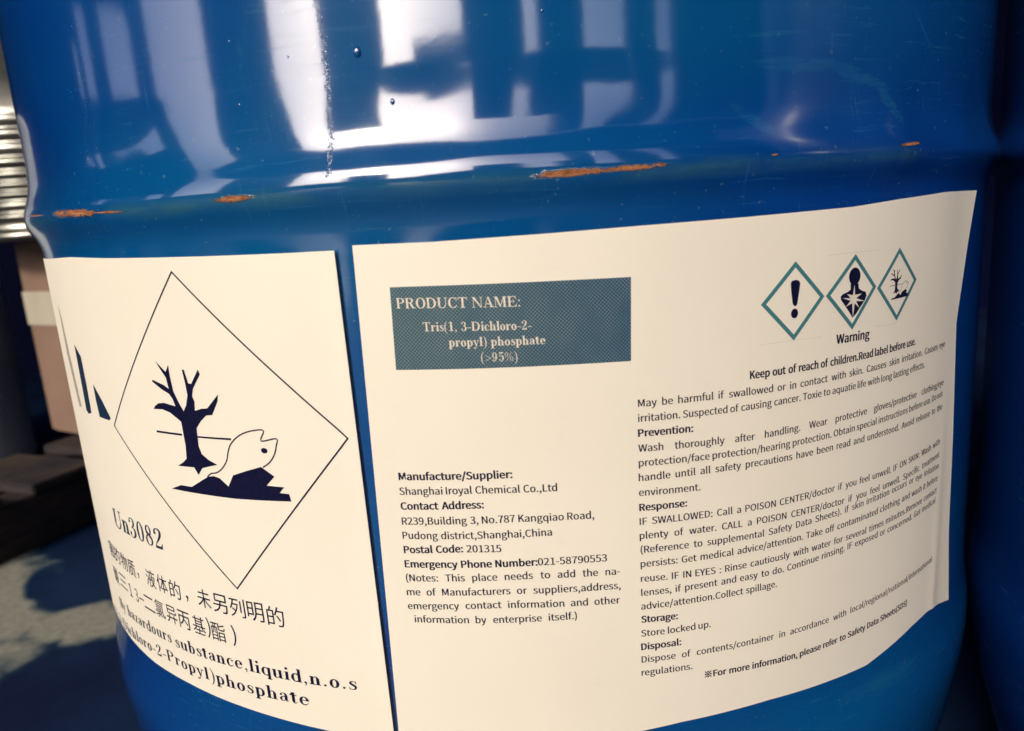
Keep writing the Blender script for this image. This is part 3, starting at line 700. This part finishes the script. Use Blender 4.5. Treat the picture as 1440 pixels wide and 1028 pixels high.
def serif_line(txt, pts, h, side, mat, track=0.0, up=.1, prefix=''):
    """h = em size in mm; fitted between the first and the last point"""
    gl = []; x = 0
    for ch_ in txt:
        g, adv = glyph(ch_); gl.append((x, g)); x += adv + track
    tot = x - track - .04
    s0, s1 = pts[0][0], pts[-1][0]; k = (s1 - s0) / tot
    polys = []
    x = 0.0
    for ch_ in reversed(prefix):        # letters that run on round the drum, left of the first measured one
        g, adv = glyph(ch_); x -= adv + track; gl.append((x, g))
    for gx, g in gl:
        for p in g:
            polys.append([(s0 + (gx + a) * k, lerp(pts, s0 + (gx + a) * k) + b * h) for a, b in p])
    return prints('printed_line', polys, side, mat, up=up)
for i, (txt, pts, side) in enumerate(SERIF):
    if side == 'L':
        serif_line(txt, pts, 14.3 if i == 0 else 8.6, 'left', M_INK_S if i == 0 else M_INK, .03 if i else 0.0, prefix={1: 'lly ', 3: 's(1,3-D'}.get(i, ''))
    else:
        serif_line(txt, pts, (5.3, 4.6, 4.6, 4.6)[i - 4], 'right', M_WHITE, 0.0, up=.16)

# ---------------------------------------------------------------- pictograms and panel
def ring(outer, w):
    """closed outline of constant width w inside polygon outer"""
    n = len(outer); cx = sum(p[0] for p in outer) / n; cz = sum(p[1] for p in outer) / n
    inner = []
    for i in range(n):
        a, b, c = outer[i - 1], outer[i], outer[(i + 1) % n]
        def nrm(p, q):
            dx, dz = q[0] - p[0], q[1] - p[1]; l = math.hypot(dx, dz); nx, nz = -dz / l, dx / l
            if nx * (cx - p[0]) + nz * (cz - p[1]) < 0: nx, nz = -nx, -nz
            return nx, nz
        n1, n2 = nrm(a, b), nrm(b, c)
        k = w / max(.25, (1 + n1[0] * n2[0] + n1[1] * n2[1])) 
        inner.append((b[0] + (n1[0] + n2[0]) * k, b[1] + (n1[1] + n2[1]) * k))
    return [[outer[i], outer[(i + 1) % n], inner[(i + 1) % n], inner[i]] for i in range(n)]
def band(pts, w):
    return q_stroke([(x, z, w) for x, z in pts], 4)
def ell(c, px, pz):
    rx = abs(px[0] - c[0]); rz = abs(pz[1] - c[1])
    return [[(c[0] + rx * cos(2 * pi * i / 22), c[1] + rz * sin(2 * pi * i / 22)) for i in range(22)]]
prints('product_panel', [BOX], 'right', M_PANEL, up=.08, uvs=True, maxlen=3.0, label='dark blue halftone panel with white serif lettering')
prints('diamond_outline', ring(BIG_DIAMOND, .65), 'left', M_INK)
prints('dead_tree_symbol', [TREE], 'left', M_INK, up=.10)
prints('branch_line', BRANCH, 'left', M_INK, up=.115)
prints('fish_outline', band(FISH, .55), 'left', M_INK, up=.10)
prints('fish_eye', ell(*EYE), 'left', M_INK, up=.10)
prints('rock_symbol', [ROCK], 'left', M_INK, up=.10)
for s_i, st in enumerate(STRIPES):
    prints('printed_stripe', [st], 'left', M_GREY_INK if s_i == 0 else M_INK_S)
for d in HAZARD:
    prints('hazard_diamond', ring(d, 1.6), 'right', M_TEAL)
prints('exclamation_mark', [EXCLAIM], 'right', M_INK)
prints('exclamation_dot', ell(*EXCLAIM_DOT), 'right', M_INK)
prints('person_symbol', [PERSON_BODY] + ell(*PERSON_HEAD), 'right', M_INK, up=.10)
prints('star_symbol', [STAR], 'right', M_WHITE, up=.16)
# the small copy of the dead tree and fish, fitted into the third diamond
def remap(poly):
    bx0, bx1 = BIG_DIAMOND[3][0], BIG_DIAMOND[1][0]; bz0, bz1 = BIG_DIAMOND[2][1], BIG_DIAMOND[0][1]
    D = HAZARD[2]; sx0, sx1 = D[3][0], D[1][0]; sz0, sz1 = D[2][1], D[0][1]
    out = []
    for x, z in poly:
        u = (x - bx0) / (bx1 - bx0); v = (z - bz0) / (bz1 - bz0)
        u = .5 + (u - .5) * .95 + .01
        out.append((sx0 + (sx1 - sx0) * u, sz0 + (sz1 - sz0) * v))
    return out
prints('dead_tree_symbol', [remap(TREE)], 'right', M_INK, up=.10)
prints('rock_symbol', [remap(ROCK)], 'right', M_INK, up=.10)
prints('fish_outline', band(remap(FISH), .16), 'right', M_INK, up=.10)
prints('branch_line', [remap(b) for b in BRANCH], 'right', M_INK, up=.115)
for a, b in CUT_LINES:
    n = 16
    prints('faint_cut_line', [q_rect(a[0] + (b[0] - a[0]) * i / n, a[1] + (b[1] - a[1]) * i / n, a[0] + (b[0] - a[0]) * (i + .6) / n, a[1] + (b[1] - a[1]) * i / n + .10)[0] for i in range(n)], 'right', M_GREY_INK)

# ---------------------------------------------------------------- marks in the paint that stand proud
def pimple(bm, s, z, r, h, seed):
    th = s / 1000 / R; rr = radius(z) + dent(th, z / 1000)
    n = Vector((sin(th), -cos(th), 0)); t = Vector((cos(th), sin(th), 0)); upv = Vector((0, 0, 1))
    c = n * rr + upv * z / 1000
    rings = []
    for a in (0, 25, 50, 75):
        ra, hh = r * cos(radians(a)), h * sin(radians(a))
        rings.append([bm.verts.new(c + t * (ra * cos(b) * .8) / 1000 + upv * (ra * sin(b) * 1.1) / 1000 + n * (hh - .05) / 1000) for b in [2 * pi * k / 12 for k in range(12)]])
    for A, B in zip(rings, rings[1:]):
        for k in range(12): bm.faces.new((A[k], A[(k + 1) % 12], B[(k + 1) % 12], B[k]))
    bm.faces.new(rings[-1])
for i, (s, z, r) in enumerate(BLISTERS):
    bm = bmesh.new(); pimple(bm, s, z, r, r * .5, i)
    me = bpy.data.meshes.new('paint_blister'); bm.to_mesh(me); bm.free()
    link('paint_blister', me, M_DRUM2, drum)
bm = bmesh.new()
for i in range(600):
    t = random.random(); z = SEAM[0][1] + (SEAM[-1][1] - SEAM[0][1]) * t
    s = lerp(SEAM, z, 1) + random.gauss(0, .55)
    pimple(bm, s, z, random.uniform(.12, .40), random.uniform(.09, .24), i)
me = bpy.data.meshes.new('weld_spatter'); bm.to_mesh(me); bm.free()
o = link('weld_spatter', me, M_DRUM2, drum); o['kind'] = 'stuff'

# ---------------------------------------------------------------- ground
def box(name, x0, y0, z0, x1, y1, z1, mat, parent=None, bev=0.0, rot=0.0, piv=(0, 0)):
    bm = bmesh.new(); bmesh.ops.create_cube(bm, size=1)
    for v in bm.verts: v.co = Vector(((x0 + x1) / 2 + v.co.x * (x1 - x0), (y0 + y1) / 2 + v.co.y * (y1 - y0), (z0 + z1) / 2 + v.co.z * (z1 - z0)))
    if bev: bmesh.ops.bevel(bm, geom=bm.edges[:], offset=bev, segments=2, affect='EDGES')
    if rot: bmesh.ops.rotate(bm, verts=bm.verts, cent=Vector((piv[0], piv[1], 0)), matrix=Matrix.Rotation(rot, 3, 'Z'))
    me = bpy.data.meshes.new(name); bm.to_mesh(me); bm.free()
    return link(name, me, mat, parent, False)
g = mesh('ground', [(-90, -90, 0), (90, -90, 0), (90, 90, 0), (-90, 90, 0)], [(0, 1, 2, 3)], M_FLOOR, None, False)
tag(g, kind='structure', label='dark concrete floor with pale patches')

# ---------------------------------------------------------------- things behind on the left
def lathe(name, prof, mat, parent, seg=96):
    vs, fs = [], []
    n = len(prof)
    for j in range(seg):
        a = 2 * pi * j / seg
        for r, z in prof: vs.append((r * cos(a), r * sin(a), z))
    for j in range(seg):
        k = (j + 1) % seg
        for i in range(n - 1): fs.append((j * n + i, k * n + i, k * n + i + 1, j * n + i + 1))
    fs.append(tuple(j * n for j in range(seg))[::-1]); fs.append(tuple(j * n + n - 1 for j in range(seg)))
    return mesh(name, vs, fs, mat, parent)
# pallet: three edge boards on blocks, deck boards on top
pal = empty('wooden_pallet', (-0.90, 0.80, 0), radians(-21))
tag(pal, 'worn wooden pallet carrying the cardboard carton behind the labelled drum', 'pallet')
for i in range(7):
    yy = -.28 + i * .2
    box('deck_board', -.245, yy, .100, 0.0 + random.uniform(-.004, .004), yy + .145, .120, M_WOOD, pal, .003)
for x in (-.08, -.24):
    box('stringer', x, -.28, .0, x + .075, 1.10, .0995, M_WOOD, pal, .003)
# carton
carton = empty('cardboard_carton', (-1.14, 1.12, .122), radians(-31))
tag(carton, 'brown cardboard carton with a pale tape band, standing under the ribbed metal pail', 'carton')
box('carton_body', 0, 0, 0, .32, .36, .448, M_CARD, carton, .006)
box('tape_band', -.002, -.002, .258, .322, .362, .335, M_TAPE, carton, .001)
# ribbed pail on the carton
pail = empty('metal_pail', (-1.0, 1.14, .5715))
tag(pail, 'ribbed galvanised metal pail standing on the brown carton', 'pail')
prof = [(.215, 0), (.232, .0), (.238, .008), (.232, .016), (.224, .022), (.224, .032)]
z = .036
for k, (dz, dr) in enumerate([(.018, .010), (.020, .006), (.016, .009), (.016, .008), (.018, .007), (.022, .009), (.024, .005), (.024, .006), (.024, .004)]):
    for a in range(7):
        prof.append((.224 + dr * sin(pi * a / 6), z + dz * a / 6))
    z += dz + .003
prof += [(.224, z + .01), (.224, .48), (.231, .485), (.231, .497), (.18, .50)]
lathe('pail_body', prof, M_GALV, pail)
for sgn in (-1, 1):
    bm = bmesh.new(); bmesh.ops.create_cone(bm, cap_ends=True, segments=16, radius1=.014, radius2=.010, depth=.016)
    bmesh.ops.rotate(bm, verts=bm.verts, matrix=Matrix.Rotation(pi / 2, 3, 'X')); bmesh.ops.translate(bm, verts=bm.verts, vec=(0, sgn * .232, .44))
    me = bpy.data.meshes.new('handle_boss'); bm.to_mesh(me); bm.free(); link('handle_boss', me, M_GALV, pail)
# grey drum on the pallet at the frame's left edge
gd = empty('grey_drum', (-1.62, 1.24, .0))
tag(gd, 'pale grey drum in shade, cut off by the left edge beside the brown carton', 'drum')
gp = [(.27, 0), (.288, 0), (.290, .01), (.285, .02), (.285, .26), (.289, .275), (.285, .29), (.285, .52), (.289, .535), (.285, .55), (.285, .84), (.291, .85), (.288, .86), (.27, .86)]
lathe('drum_body', gp, M_GREYDRUM, gd)
lathe('lid', [(.05, .862), (.268, .862), (.268, .868), (.05, .868)], M_GREYDRUM, gd)

# ---------------------------------------------------------------- the open shed around the camera: what the enamel mirrors
shed = empty('open_shed', (0, 0, 0))
tag(shed, 'open sided dark shed mirrored as blue bars between pale gaps above the hoop', 'shed')
def pier(x0, y0, x1, y1, h): box('pier', x0, y0, 0, x1, y1, h, M_SHED, shed)
HR = 4.75
def fx(az): return math.tan(radians(az)) * 4.71
# front wall, y = -5; right piers raised to the roof to cut sky light
front = [(-6.2, -5.25, HR), (fx(-36.5) , fx(-24.5), 2.75), (fx(-17.7), fx(-7.4), 1.75), (fx(-7.4), fx(5.2), 2.55), (fx(10.5), fx(17.4), HR), (fx(8.2), fx(10.5), 2.6), (fx(26.5), fx(32.1), HR), (fx(35.9), 7.0, HR)]
for a, b, h in front: pier(a, -5.2, b, -5.0, h)
# left wall, x = -6
left = [(-5.0, -3.62, HR), (-1.83, -1.33, HR), (-.50, -.02, HR), (.26, .42, HR), (.55, 2.6, HR)]
for a, b, h in left: pier(-6.2, a, -6.0, b, h)
box('header', -6.2, -1.329, 2.25, -6.0, -.501, HR, M_SHED, shed); box('header', -6.2, -.019, 2.25, -6.0, .259, HR, M_SHED, shed); box('header', -6.2, .421, 2.0, -6.0, .549, HR, M_SHED, shed)
pier(7.0, -5.2, 7.2, 3.0, HR)
pier(-6.2, 2.602, 6.999, 2.8, HR)  # back wall, added to keep skylight off the drums from behind
box('roof_slab', -6.3, -4.95, HR + .002, 7.3, .70, HR + .15, M_SHED, shed); box('roof_slab', -.7, .702, HR + .002, 7.3, 3.1, HR + .15, M_SHED, shed)  # left-back corner left open: an added roof gap to light the background
fw = empty('warehouse_wall', (0, 0, 0)); tag(fw, 'distant grey green warehouse wall seen only as a mid tone mirrored low between the bars', 'wall')
box('wall_panel', -30, -17.3, 0, 22, -17, 4.0, M_FAR, fw)
box('wall_panel', -22.3, -17, 0, -22, 12, 4.3, M_FAR, fw)
